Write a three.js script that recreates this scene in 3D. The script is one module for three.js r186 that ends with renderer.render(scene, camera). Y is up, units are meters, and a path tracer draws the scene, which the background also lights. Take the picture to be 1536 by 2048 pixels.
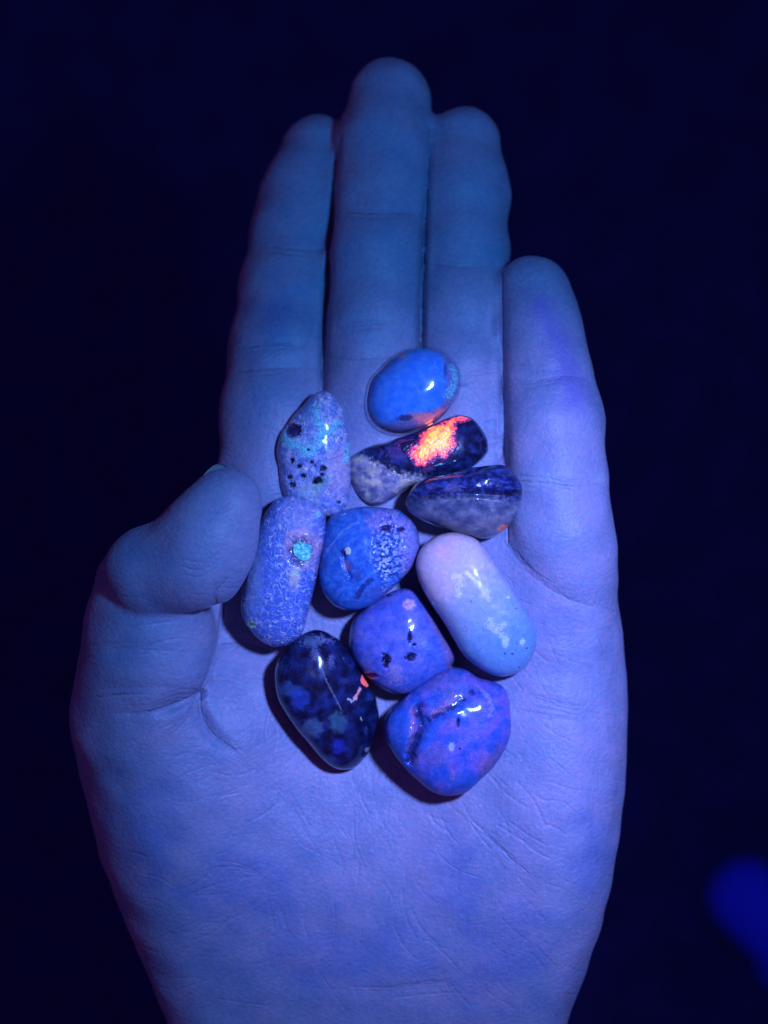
import * as THREE from 'three';
import { createNoise2D, createNoise3D } from 'simplex-noise';

// ---------------------------------------------------------------- camera, lights, exposure
const DIST = 380, SCALE = 9.3, CX = 768, CY = 1024;      // the photograph: 9.3 of its pixels make 1 mm at the level of the palm, seen from 380 mm
const HAND_Y = 0.55;                                     // the palm is held this high above the table
const scene = new THREE.Scene();
scene.background = new THREE.Color().setRGB(0.062, 0.022, 0.125);  // unseen backdrop, its red-violet added as fill light for the shadows

const toWorld = (x, y, z) => new THREE.Vector3(x / 1000, z / 1000 + HAND_Y, -y / 1000);   // mm: x right, y towards the fingertips, z up
const camera = new THREE.PerspectiveCamera(2 * Math.atan(CY / SCALE / DIST) * 180 / Math.PI, 0.75, 0.05, 20);
camera.position.copy(toWorld(0, 0, DIST));
camera.up.set(0, 0, -1);
camera.lookAt(toWorld(0, 0, 0));
camera.focus = 0.366;
camera.userData.fStop = 8;

const renderer = new THREE.WebGLRenderer({ antialias: true });
renderer.toneMapping = THREE.LinearToneMapping;
renderer.toneMappingExposure = 1;
renderer.shadowMap.enabled = true;

// The torch: a wide blue corona and a narrower violet hot spot, both out of the same lens.
const TORCH = [90, 46, 262], TORCH_AIM = [27, -34, 0];
function torchBeam(name, rgb, intensity, angle, penumbra) {
  const l = new THREE.SpotLight(new THREE.Color().setRGB(...rgb), intensity, 0, angle, penumbra, 2);
  l.name = name;
  l.position.copy(toWorld(...TORCH));
  l.target.position.copy(toWorld(...TORCH_AIM));
  l.target.name = name + '_aim';
  l.castShadow = true; l.shadow.mapSize.set(2048, 2048); l.shadow.radius = 0.65; l.shadow.camera.near = 0.02; l.shadow.camera.far = 3;
  scene.add(l, l.target);
}
torchBeam('torch_corona_light', [0.012, 0.385, 1.0], 0.185, 1.15, 1.0);
torchBeam('torch_hot_spot_light', [0.34, 0.33, 1.0], 0.475, 0.315, 1.0);

// ---------------------------------------------------------------- helpers
function rng(seed) { let a = seed >>> 0; return () => { a = (a + 0x6D2B79F5) | 0; let t = Math.imul(a ^ (a >>> 15), 1 | a); t = (t + Math.imul(t ^ (t >>> 7), 61 | t)) ^ t; return ((t ^ (t >>> 14)) >>> 0) / 4294967296; }; }
const n2 = createNoise2D(rng(11)), n3 = createNoise3D(rng(23));
const clamp = (x, a = 0, b = 1) => Math.min(b, Math.max(a, x));
const sstep = (a, b, x) => { const t = clamp((x - a) / (b - a)); return t * t * (3 - 2 * t); };
const mix = (a, b, t) => a + (b - a) * t;
const mix3 = (a, b, t) => [mix(a[0], b[0], t), mix(a[1], b[1], t), mix(a[2], b[2], t)];
function fbm(x, y, oct = 4) { let s = 0, a = 0.5; for (let i = 0; i < oct; i++) { s += a * n2(x, y); x = x * 2.03 + 17.1; y = y * 2.03 - 9.7; a *= 0.5; } return s; }
function ridge(x, y, oct = 3) { let s = 0, a = 0.5; for (let i = 0; i < oct; i++) { s += a * (1 - Math.abs(n2(x, y)) * 2); x = x * 2.1 + 5.3; y = y * 2.1 + 8.9; a *= 0.5; } return s; }
const lin = (c) => { c /= 255; return c <= 0.04045 ? c / 12.92 : ((c + 0.055) / 1.055) ** 2.4; };
const srgb = (c) => 255 * (c <= 0.0031308 ? 12.92 * c : 1.055 * c ** (1 / 2.4) - 0.055);
const TORCH_WHITE = [0.66, 0.76, 2.12];                   // what a white surface shows in the middle of the beam
const own = (c, gain = 1) => [0, 1, 2].map((i) => srgb(clamp(gain * lin(c[i]) / TORCH_WHITE[i], 0, 0.9)));   // the thing's own colour behind a colour seen in that light
function P(px, py, z = 0) { const k = (DIST - z) / DIST / SCALE; return [(px - CX) * k, (CY - py) * k, z]; }
const mmAt = (z) => (DIST - z) / DIST / SCALE;
function dataTexture(w, h, fill, colour) {
  const d = new Uint8Array(w * h * 4);
  for (let j = 0; j < h; j++) for (let i = 0; i < w; i++) { const c = fill(i, j), k = (j * w + i) * 4; d[k] = clamp(c[0], 0, 255); d[k + 1] = clamp(c[1], 0, 255); d[k + 2] = clamp(c[2], 0, 255); d[k + 3] = 255; }
  const t = new THREE.DataTexture(d, w, h, THREE.RGBAFormat);
  t.magFilter = THREE.LinearFilter; t.minFilter = THREE.LinearFilter;
  if (colour) t.colorSpace = THREE.SRGBColorSpace;
  t.needsUpdate = true;
  return t;
}
function segDist(x, y, ax, ay, bx, by) { const dx = bx - ax, dy = by - ay, t = clamp(((x - ax) * dx + (y - ay) * dy) / (dx * dx + dy * dy || 1)); return Math.hypot(x - ax - dx * t, y - ay - dy * t); }
function lineDist(x, y, pts) { let d = 1e9; for (let i = 1; i < pts.length; i++) d = Math.min(d, segDist(x, y, pts[i - 1][0], pts[i - 1][1], pts[i][0], pts[i][1])); return d; }
function lineDistT(x, y, pts) { let d = 1e9, s = 0; for (let i = 1; i < pts.length; i++) { const e = segDist(x, y, pts[i - 1][0], pts[i - 1][1], pts[i][0], pts[i][1]); if (e < d) { d = e; s = (i - 0.5) / (pts.length - 1); } } return [d, s]; }
function inside(x, y, poly) { let c = false; for (let i = 0, j = poly.length - 1; i < poly.length; j = i++) { const [xi, yi] = poly[i], [xj, yj] = poly[j]; if ((yi > y) !== (yj > y) && x < (xj - xi) * (y - yi) / (yj - yi) + xi) c = !c; } return c; }
function polyDist(x, y, poly) { let d = 1e9; for (let i = 0, j = poly.length - 1; i < poly.length; j = i++) d = Math.min(d, segDist(x, y, poly[j][0], poly[j][1], poly[i][0], poly[i][1])); return inside(x, y, poly) ? -d : d; }
function spline(pts, closed, per) { const c = new THREE.CatmullRomCurve3(pts.map((p) => new THREE.Vector3(p[0], p[1], 0)), closed, 'centripetal'); return c.getPoints(per).map((v) => [v.x, v.y]); }
function shadows(o) { o.traverse((m) => { if (m.isMesh) { m.castShadow = true; m.receiveShadow = true; } }); }

// ---------------------------------------------------------------- the table far below
{
  const g = new THREE.PlaneGeometry(6, 6); g.rotateX(-Math.PI / 2);
  const t = dataTexture(512, 512, (i, j) => { const v = 1 + 0.18 * fbm(i / 40, j / 40, 4); return [5 * v, 20 * v, 90 * v]; }, true);
  t.wrapS = t.wrapT = THREE.RepeatWrapping; t.repeat.set(12, 12);
  const m = new THREE.Mesh(g, new THREE.MeshStandardMaterial({ map: t, roughness: 0.95 }));
  m.name = 'ground'; m.receiveShadow = true;
  m.userData = { kind: 'structure', label: 'dark navy cloth-covered surface far below the hand', category: 'ground' };
  scene.add(m);
}

// ---------------------------------------------------------------- the hand
// Fingers are chains of [px, py, z of the middle, radius in px]
const chains = {
  index: [[634, 304, -31, 72], [614, 392, -28, 86], [597, 470, -25, 90], [580, 590, -20, 97], [564, 705, -14, 100], [549, 830, -10, 102], [542, 960, -9, 102], [560, 1080, -10, 100]],
  middle: [[780, 200, -26, 82], [768, 300, -22, 92], [761, 395, -19, 92], [752, 520, -13, 96], [746, 660, -9, 94], [742, 800, -8, 98], [742, 960, -10, 98], [745, 1080, -12, 100]],
  ring: [[927, 288, -24, 74], [926, 390, -20.5, 86], [923, 500, -17, 88], [920, 620, -13, 91], [918, 745, -9.5, 90], [924, 850, -9, 92], [936, 970, -10, 90], [930, 1080, -11, 95]],
  pinky: [[1067, 587, -7, 75], [1078, 660, -5, 81], [1093, 755, -3, 86], [1104, 850, -1, 97], [1110, 960, 0, 99], [1118, 1060, 0, 101], [1128, 1130, -2, 98], [1120, 1260, -6, 110]],
};
const thumbTip = [[300, 1142, 13, 92], [340, 1090, 15, 84], [396, 1116, 16, 88], [424, 1060, 17, 78], [457, 1002, 17, 65]];
const thumbLinks = [[0, 2], [2, 3], [3, 4]];
const thumbBase = [[290, 1160, 1, 86], [298, 1210, 4, 98], [300, 1310, 1, 120], [296, 1440, -5, 138], [350, 1620, -10, 150]];

function capsules(list, links) {
  const pts = list.map(([px, py, z, r]) => [...P(px, py, z), r * mmAt(z)]);
  return (links ?? list.slice(1).map((_, i) => [i, i + 1])).map(([i, j]) => { const a = pts[i], b = pts[j], d = [b[0] - a[0], b[1] - a[1], b[2] - a[2]]; return { a, d, l2: d[0] ** 2 + d[1] ** 2 + d[2] ** 2, r: b[3] - a[3] }; });
}
const capDist = (c, x, y, z) => { const px = x - c.a[0], py = y - c.a[1], pz = z - c.a[2], t = clamp((px * c.d[0] + py * c.d[1] + pz * c.d[2]) / c.l2); return Math.hypot(px - c.d[0] * t, py - c.d[1] * t, pz - c.d[2] * t) - c.a[3] - c.r * t; };
const smin = (a, b, k) => { const h = Math.max(k - Math.abs(a - b), 0) / k; return Math.min(a, b) - h * h * k * 0.25; };
const F = Object.entries(chains).map(([name, list]) => ({ name, caps: capsules(list) }));
const TT = capsules(thumbTip, thumbLinks), TB = capsules(thumbBase);
function bound(caps) { const lo = [1e9, 1e9, 1e9], hi = [-1e9, -1e9, -1e9]; for (const c of caps) for (let i = 0; i < 3; i++) { const r = Math.max(c.a[3], c.a[3] + c.r); lo[i] = Math.min(lo[i], c.a[i] - r, c.a[i] + c.d[i] - r); hi[i] = Math.max(hi[i], c.a[i] + r, c.a[i] + c.d[i] + r); } caps.lo = lo; caps.hi = hi; }
for (const c of [...F.map((f) => f.caps), TT, TB]) bound(c);
const chain = (caps, x, y, z, k) => { const bx = Math.max(caps.lo[0] - x, x - caps.hi[0], 0), by = Math.max(caps.lo[1] - y, y - caps.hi[1], 0), bz = Math.max(caps.lo[2] - z, z - caps.hi[2], 0), bb = bx * bx + by * by + bz * bz; if (bb > 150) return Math.sqrt(bb); let d = capDist(caps[0], x, y, z); for (let i = 1; i < caps.length; i++) d = smin(d, capDist(caps[i], x, y, z), k); return d; };

const palmOutline = spline([[450, 960], [430, 1080], [330, 1210], [225, 1310], [168, 1440], [160, 1530], [176, 1620], [204, 1730], [250, 1850], [296, 1970], [338, 2080], [395, 2300], [420, 2560], [1060, 2560], [1092, 2300], [1135, 2065], [1183, 1925], [1220, 1790], [1245, 1620], [1256, 1450], [1250, 1300], [1234, 1190], [1220, 1090], [1190, 1020], [1060, 970], [930, 935], [740, 925], [560, 930]].map(([x, y]) => P(x, y, -8)), true, 150);
const mounds = [[330, 1560, 150, 230, 10], [1110, 1560, 150, 300, 8], [1120, 1150, 110, 110, 3], [560, 1040, 130, 110, 2], [750, 1290, 210, 210, -5], [930, 1080, 100, 90, 1.5], [720, 1750, 160, 160, 1.5], [760, 2250, 500, 230, -6], [490, 1430, 70, 80, 2.2], [470, 1210, 70, 90, -5]];
function palmTop(x, y) { const px = x * SCALE + CX, py = CY - y * SCALE; let t = 0; for (const [cx, cy, sx, sy, h] of mounds) t += h * Math.exp(-0.5 * (((px - cx) / sx) ** 2 + ((py - cy) / sy) ** 2)); return t; }

// creases: [points in px, depth mm, half width mm]
const creases = [
  [[[434, 1228], [430, 1290], [416, 1345], [397, 1388]], 0.9, 1.1], [[[398, 1384], [352, 1404], [306, 1416]], 1.7, 1.1], [[[398, 1388], [403, 1430], [424, 1466], [470, 1500]], 1.6, 1.1], [[[392, 1378], [402, 1400]], 1.6, 1.0],
  [[[425, 1294], [480, 1290], [545, 1312]], 0.7, 0.9], [[[440, 1250], [446, 1180], [470, 1150]], 0.8, 1.2],
  [[[1010, 1085], [1040, 1125], [1062, 1150], [1120, 1190], [1180, 1212], [1235, 1226]], 0.7, 1.5], [[[1024, 1418], [1120, 1432], [1252, 1446]], 0.35, 0.9],
  [[[1040, 1395], [1150, 1420], [1250, 1440]], 0.3, 0.7], [[[470, 1500], [560, 1600], [640, 1720]], 0.25, 1.5], [[[310, 1416], [240, 1420]], 0.5, 1.2],
  [[[520, 464], [590, 474], [655, 470]], 0.55, 1.1], [[[465, 688], [560, 682], [646, 690]], 0.6, 0.9], [[[460, 735], [560, 728], [644, 726]], 0.5, 0.8],
  [[[668, 398], [760, 408], [852, 398]], 0.6, 1.0], [[[652, 650], [740, 643], [800, 640]], 0.6, 0.7], [[[650, 708], [740, 712], [838, 700]], 0.5, 0.8],
  [[[852, 508], [930, 520], [1000, 512]], 0.4, 1.1], [[[846, 742], [920, 752], [1002, 742]], 0.45, 0.9], [[[846, 842], [930, 850], [1006, 838]], 0.4, 0.8],
  [[[1008, 758], [1060, 762], [1130, 752], [1180, 756]], 0.6, 0.8], [[[1010, 960], [1080, 966], [1150, 974], [1212, 966]], 0.5, 0.9], [[[1015, 740], [1090, 742], [1176, 730]], 0.3, 0.7],
  [[[950, 1660], [1040, 1740], [1130, 1810]], 0.12, 0.9], [[[1000, 1640], [1090, 1700], [1200, 1740]], 0.12, 0.9], [[[900, 1990], [760, 2004], [560, 1990]], 0.2, 1.2],
  [[[385, 1128], [420, 1134], [450, 1122]], 0.2, 0.6],
  [[[678, 262], [669, 330], [664, 420], [656, 560], [648, 700], [646, 800], [648, 880]], 1.5, 0.8, -10], [[[863, 238], [857, 330], [850, 450], [845, 560], [842, 680], [840, 770], [840, 850]], 1.5, 0.8, -8], [[[1006, 540], [1005, 640], [1006, 740], [1007, 860], [1010, 960], [1013, 1085]], 0.9, 0.8, -1],
  [[[394, 1386], [362, 1384], [330, 1394]], 0.5, 1.0], [[[396, 1392], [384, 1426], [352, 1462]], 0.5, 1.0], [[[400, 1386], [420, 1362], [446, 1352]], 0.5, 1.0], [[[180, 1300], [260, 1290], [400, 1300]], 0.3, 1.2], [[[170, 1380], [280, 1366], [380, 1372]], 0.3, 1.2],
].map(([pts, depth, w, z]) => ({ gap: z !== undefined, pts: spline(pts.map(([x, y]) => P(x, y, z ?? 6)), false, 20), depth: z !== undefined ? depth : depth > 0.8 ? depth : depth * 0.55, w: z !== undefined ? w : depth > 1 ? 1.35 : Math.max(w, 1.3) }));

const GX0 = -78, GY0 = -152, GX1 = 62, GY1 = 112, LUT = 0.5, LW = Math.round((GX1 - GX0) / LUT) + 1, LH = Math.round((GY1 - GY0) / LUT) + 1;
const lutEdge = new Float32Array(LW * LH), lutCrease = new Float32Array(LW * LH), lutTop = new Float32Array(LW * LH);
for (let j = 0; j < LH; j++) for (let i = 0; i < LW; i++) {
  const x = GX0 + i * LUT, y = GY0 + j * LUT; let c = 0;
  for (const k of creases) { const [d, t] = lineDistT(x, y, k.pts); if (d < 3 * k.w) c += k.depth * Math.exp(-((d / k.w) ** 2)) * Math.sin(Math.PI * clamp(t, 0.03, 0.97)) ** 0.7; }
  lutTop[j * LW + i] = palmTop(x, y); lutEdge[j * LW + i] = polyDist(x, y, palmOutline); lutCrease[j * LW + i] = Math.min(c, 3.5);
}
function look(lut, x, y) { const u = clamp((x - GX0) / LUT, 0, LW - 1.001), v = clamp((y - GY0) / LUT, 0, LH - 1.001), i = u | 0, j = v | 0, a = u - i, b = v - j, k = j * LW + i; return (lut[k] * (1 - a) + lut[k + 1] * a) * (1 - b) + (lut[k + LW] * (1 - a) + lut[k + LW + 1] * a) * b; }
function handDist(x, y, z) {
  const top = look(lutTop, x, y), half = (top + 27) / 2, zc = (top - 27) / 2, r = half * 0.92;
  const qa = look(lutEdge, x, y) + r, qb = Math.abs(z - zc) - half + r;
  let d = Math.hypot(Math.max(qa, 0), Math.max(qb, 0)) + Math.min(Math.max(qa, qb), 0) - r;
  let f = 1e9;
  for (const { caps, name } of F) { const e = chain(caps, x, y, z, 4); f = smin(f, e, 3.4); }
  d = smin(d, f, 3.2);
  d = smin(d, chain(TB, x, y, z, 8), 2.4);
  d = smin(d, chain(TT, x, y, z, 6), 1.3);
  return d + look(lutCrease, x, y) + 0.25 * n3(x / 11, y / 11, z / 11);
}
function surfaceNet(f, lo, hi, cell) {
  const n = [0, 1, 2].map((k) => Math.ceil((hi[k] - lo[k]) / cell / 8) * 8 + 1), [nx, ny, nz] = n, v = new Float32Array(nx * ny * nz).fill(1e3), at = (i, j, k) => (k * ny + j) * nx + i;
  const reach = 8 * cell * 0.87 + 4;
  for (let k = 0; k < nz - 1; k += 8) for (let j = 0; j < ny - 1; j += 8) for (let i = 0; i < nx - 1; i += 8) {
    const m = f(lo[0] + (i + 4) * cell, lo[1] + (j + 4) * cell, lo[2] + (k + 4) * cell), skip = Math.abs(m) > reach;
    for (let c = 0; c <= 8; c++) for (let b = 0; b <= 8; b++) for (let a = 0; a <= 8; a++) {
      const q = at(i + a, j + b, k + c);
      if (v[q] !== 1e3 && Math.abs(v[q]) < 50) continue;
      v[q] = skip ? (m > 0 ? 99 : -99) : f(lo[0] + (i + a) * cell, lo[1] + (j + b) * cell, lo[2] + (k + c) * cell);
    }
  }
  const id = new Int32Array(nx * ny * nz).fill(-1), pos = [], index = [];
  for (let k = 0; k < nz - 1; k++) for (let j = 0; j < ny - 1; j++) for (let i = 0; i < nx - 1; i++) {
    let mask = 0; const g = [];
    for (let c = 0; c < 8; c++) { const q = v[at(i + (c & 1), j + ((c >> 1) & 1), k + (c >> 2))]; g.push(q); if (q < 0) mask |= 1 << c; }
    if (mask === 0 || mask === 255) continue;
    let s = [0, 0, 0], w = 0;
    for (let a = 0; a < 8; a++) for (const bit of [1, 2, 4]) { const b = a | bit; if (b === a || (g[a] < 0) === (g[b] < 0)) continue; const t = g[a] / (g[a] - g[b]); s[0] += (a & 1) + (bit === 1 ? t : 0); s[1] += ((a >> 1) & 1) + (bit === 2 ? t : 0); s[2] += (a >> 2) + (bit === 4 ? t : 0); w++; }
    id[at(i, j, k)] = pos.length / 3;
    pos.push(lo[0] + (i + s[0] / w) * cell, lo[1] + (j + s[1] / w) * cell, lo[2] + (k + s[2] / w) * cell);
  }
  const quad = (a, b, c, d, flip) => { if (a < 0 || b < 0 || c < 0 || d < 0) return; flip ? index.push(a, c, b, a, d, c) : index.push(a, b, c, a, c, d); };
  for (let k = 1; k < nz - 1; k++) for (let j = 1; j < ny - 1; j++) for (let i = 1; i < nx - 1; i++) {
    const s = v[at(i, j, k)] < 0;
    if (s !== v[at(i + 1, j, k)] < 0) quad(id[at(i, j - 1, k - 1)], id[at(i, j, k - 1)], id[at(i, j, k)], id[at(i, j - 1, k)], !s);
    if (s !== v[at(i, j + 1, k)] < 0) quad(id[at(i - 1, j, k - 1)], id[at(i - 1, j, k)], id[at(i, j, k)], id[at(i, j, k - 1)], !s);
    if (s !== v[at(i, j, k + 1)] < 0) quad(id[at(i - 1, j - 1, k)], id[at(i, j - 1, k)], id[at(i, j, k)], id[at(i - 1, j, k)], !s);
  }
  return { pos, index };
}
{
  const { pos, index } = surfaceNet(handDist, [GX0, GY0, -48], [GX1, GY1, 42], 0.8);
  const count = pos.length / 3, P3 = new Float32Array(count * 3), N3 = new Float32Array(count * 3), UV = new Float32Array(count * 2), e = 0.35;
  for (let q = 0; q < count; q++) {
    let x = pos[q * 3], y = pos[q * 3 + 1], z = pos[q * 3 + 2], gx, gy, gz;
    for (let it = 0; it < 2; it++) {
      gx = handDist(x + e, y, z) - handDist(x - e, y, z); gy = handDist(x, y + e, z) - handDist(x, y - e, z); gz = handDist(x, y, z + e) - handDist(x, y, z - e);
      const l2 = (gx * gx + gy * gy + gz * gz) / (4 * e * e) || 1;
      if (it) break;
      const d = clamp(handDist(x, y, z), -0.5, 0.5) / Math.max(l2, 0.3) / (2 * e);
      x -= gx * d; y -= gy * d; z -= gz * d;
    }
    const l = Math.hypot(gx, gy, gz) || 1;
    P3.set([x / 1000, z / 1000, -y / 1000], q * 3); N3.set([gx / l, gz / l, -gy / l], q * 3);
    UV.set([(x - GX0) / (GX1 - GX0), (y - GY0) / (GY1 - GY0)], q * 2);
  }
  const g = new THREE.BufferGeometry();
  g.setAttribute('position', new THREE.BufferAttribute(P3, 3)); g.setAttribute('normal', new THREE.BufferAttribute(N3, 3)); g.setAttribute('uv', new THREE.BufferAttribute(UV, 2)); g.setIndex(index);
  

  const TW = 840, TH = 1584;
  const toMm = (i, j) => [GX0 + (i + 0.5) / TW * (GX1 - GX0), GY0 + (j + 0.5) / TH * (GY1 - GY0)];
  const bluish = [[1082, 622], [1112, 690], [1130, 760], [1140, 800]], r = rng(5);
  // fine wrinkles: short strokes in the directions that skin folds
  const lines = [];
  for (let k = 0; k < 260; k++) {
    const px = 200 + r() * 1020, py = 1150 + r() * 880, right = px > 820, a = (right ? 0.75 : px < 520 ? -0.15 : 1.45) + (r() - 0.5) * 0.9, len = 25 + r() * 90, bend = (r() - 0.5) * 0.5;
    lines.push(spline([P(px, py, 3), P(px + Math.cos(a) * len / 2 + bend * 10, py + Math.sin(a) * len / 2, 3), P(px + Math.cos(a + bend) * len, py + Math.sin(a + bend) * len, 3)], false, 5));
  }
  for (const c of creases) { const l = c.pts.slice(); l.deep = clamp(c.depth * 1.5, 0.12, 1.2); lines.push(l); for (let q = 0; q < (c.gap ? 0 : 3); q++) { const o = (r() - 0.5) * 3.2, m = c.pts.map(([x, y]) => [x + (r() - 0.5) * 0.3, y + o + (r() - 0.5) * 0.3]).slice((r() * 4) | 0, 9 + r() * 6); m.deep = 0.45; lines.push(m); } }
  const wr = new Float32Array(TW * TH), px2mm = (GX1 - GX0) / TW;
  for (const l of lines) {
    const w = 0.16 + r() * 0.16, dep = l.deep ?? 0.12 + r() * 0.3, xs = l.map((p) => p[0]), ys = l.map((p) => p[1]);
    const i0 = Math.max(0, ((Math.min(...xs) - 1 - GX0) / px2mm) | 0), i1 = Math.min(TW - 1, ((Math.max(...xs) + 1 - GX0) / px2mm) | 0), j0 = Math.max(0, ((Math.min(...ys) - 1 - GY0) / (GY1 - GY0) * TH) | 0), j1 = Math.min(TH - 1, ((Math.max(...ys) + 1 - GY0) / (GY1 - GY0) * TH) | 0);
    for (let j = j0; j <= j1; j++) for (let i = i0; i <= i1; i++) { const [x, y] = toMm(i, j), d = lineDist(x, y, l); if (d < 1) wr[j * TW + i] += dep * Math.exp(-((d / w) ** 2)); }
  }
  const blotch = (u, v, x, y) => sstep(1.35, 0.2, Math.hypot(u, v) + 0.5 * n2(x / 11, y / 8) + 0.16 * n2(x / 3, y / 1.8));
  const colour = dataTexture(TW, TH, (i, j) => {
    const [x, y] = toMm(i, j), px = x * SCALE + CX, py = CY - y * SCALE;
    const m = fbm(x / 22, y / 22, 4), f = 0.6 * n2(x / 0.9 + 40, y / 0.9) + 0.5 * n2(x / 2.1, y / 1.7 + 9), t = fbm(x / 9 - 30, y / 9 + 12, 3), u = n2(x / 1.8 + 70, y / 1.8);
    let c = [0.225 * (1 + 0.34 * m + 0.2 * t + 0.16 * u), 0.24 * (1 + 0.10 * m + 0.10 * t), 0.385 * (1 + 0.04 * m + 0.05 * t)];
    const blue = [[480, 1770, 150, 70], [300, 1650, 80, 90], [700, 1910, 170, 80], [1010, 1900, 110, 110], [900, 1760, 60, 110], [1180, 1700, 50, 110], [560, 620, 50, 90], [1100, 1250, 60, 40]].reduce((q, [a, e, rx, ry]) => q + blotch((px - a) / rx, (py - e) / ry, x, y), 0);   // bluish veins and mottling under the skin
    c = mix3(c, [c[0] * 0.62, c[1] * 0.78, c[2] * 1.02], 0.72 * clamp(blue));
    const b = Math.exp(-((lineDist(px + 14 * fbm(x / 5, y / 5), py + 14 * fbm(x / 5 + 9, y / 5), bluish) / 30) ** 2)); // a blue ink-like stain on the little finger
    c = mix3(c, [0.15, 0.12, 0.42], 0.7 * b);
    const s = Math.exp(-((Math.hypot((px - 1075) / 30, (py - 962) / 14)) ** 2)) + Math.exp(-((Math.hypot((px - 1195) / 16, (py - 958) / 12)) ** 2)); // pale dry skin at its fold
    c = mix3(c, [0.25, 0.36, 0.44], 0.45 * clamp(s));
    if (n2(x / 0.5 + 300, y / 0.5) > 0.93 && n2(x / 9, y / 9 + 50) > 0.1) c = mix3(c, [0.55, 0.55, 0.6], 0.7);   // flakes of dry skin and lint
    return c.map((q) => srgb(q * (1 + 0.11 * f)));
  }, true);
  const bump = dataTexture(TW, TH, (i, j) => {
    const [x, y] = toMm(i, j), a = n2(x / 0.55, y / 0.8), b = n2(x / 1.6 + 9, y / 1.2), c = n2(x / 0.32, y / 0.32);
    const v = 165 + 12 * a + 11 * b + 7 * c + 16 * fbm(x / 4, y / 4, 3) - 90 * Math.min(1.4, wr[j * TW + i]);
    return [v, v, v];
  });
  const skin = new THREE.MeshPhysicalMaterial({ map: colour, bumpMap: bump, bumpScale: 0.0007, roughness: 0.5, specularIntensity: 0.6, sheen: 0.25, sheenRoughness: 0.6, sheenColor: new THREE.Color().setRGB(0.6, 0.6, 0.8) });
  const hand = new THREE.Mesh(g, skin);
  hand.name = 'hand'; hand.position.y = HAND_Y;
  hand.userData = { label: 'open hand, palm up with fingers held together, carrying ten polished stones', category: 'hand' };
  // nails on the backs of the fingertips
  const nailMat = new THREE.MeshPhysicalMaterial({ color: new THREE.Color().setRGB(0.34, 0.36, 0.42), roughness: 0.3, clearcoat: 0.4, clearcoatRoughness: 0.25 });
  const nailShape = new THREE.SphereGeometry(1, 32, 16, 0, Math.PI * 2, 0, Math.PI * 0.5);
  const nails = Object.values(chains).map((l) => [l[0], l[1], [0, 0, -1]]).concat([[thumbTip[4], thumbTip[3], [-0.80, 0.42, -0.42]]]);
  for (const [a, b, back] of nails) {
    const n = new THREE.Mesh(nailShape, nailMat); n.name = 'fingernail';
    const A = P(a[0], a[1], a[2]), B = P(b[0], b[1], b[2]), rad = a[3] * mmAt(a[2]);
    const up = new THREE.Vector3(back[0], back[2], -back[1]).normalize(), along = new THREE.Vector3(A[0] - B[0], A[2] - B[2], -(A[1] - B[1])).normalize();
    const side = new THREE.Vector3().crossVectors(up, along).normalize(); along.crossVectors(side, up);
    n.matrixAutoUpdate = true;
    n.quaternion.setFromRotationMatrix(new THREE.Matrix4().makeBasis(side, up, along));
    n.position.set(A[0] / 1000, A[2] / 1000, -A[1] / 1000).addScaledVector(up, (rad - 1.6) / 1000).addScaledVector(along, 0.0005);
    n.scale.set(rad * 0.72 / 1000, 0.0018, rad * 0.85 / 1000);
    hand.add(n);
  }
  shadows(hand);
  scene.add(hand);
}
function handTop(x, y) { let z = 34; while (z > -40 && handDist(x, y, z) > 0) z -= 0.5; return z; }

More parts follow.
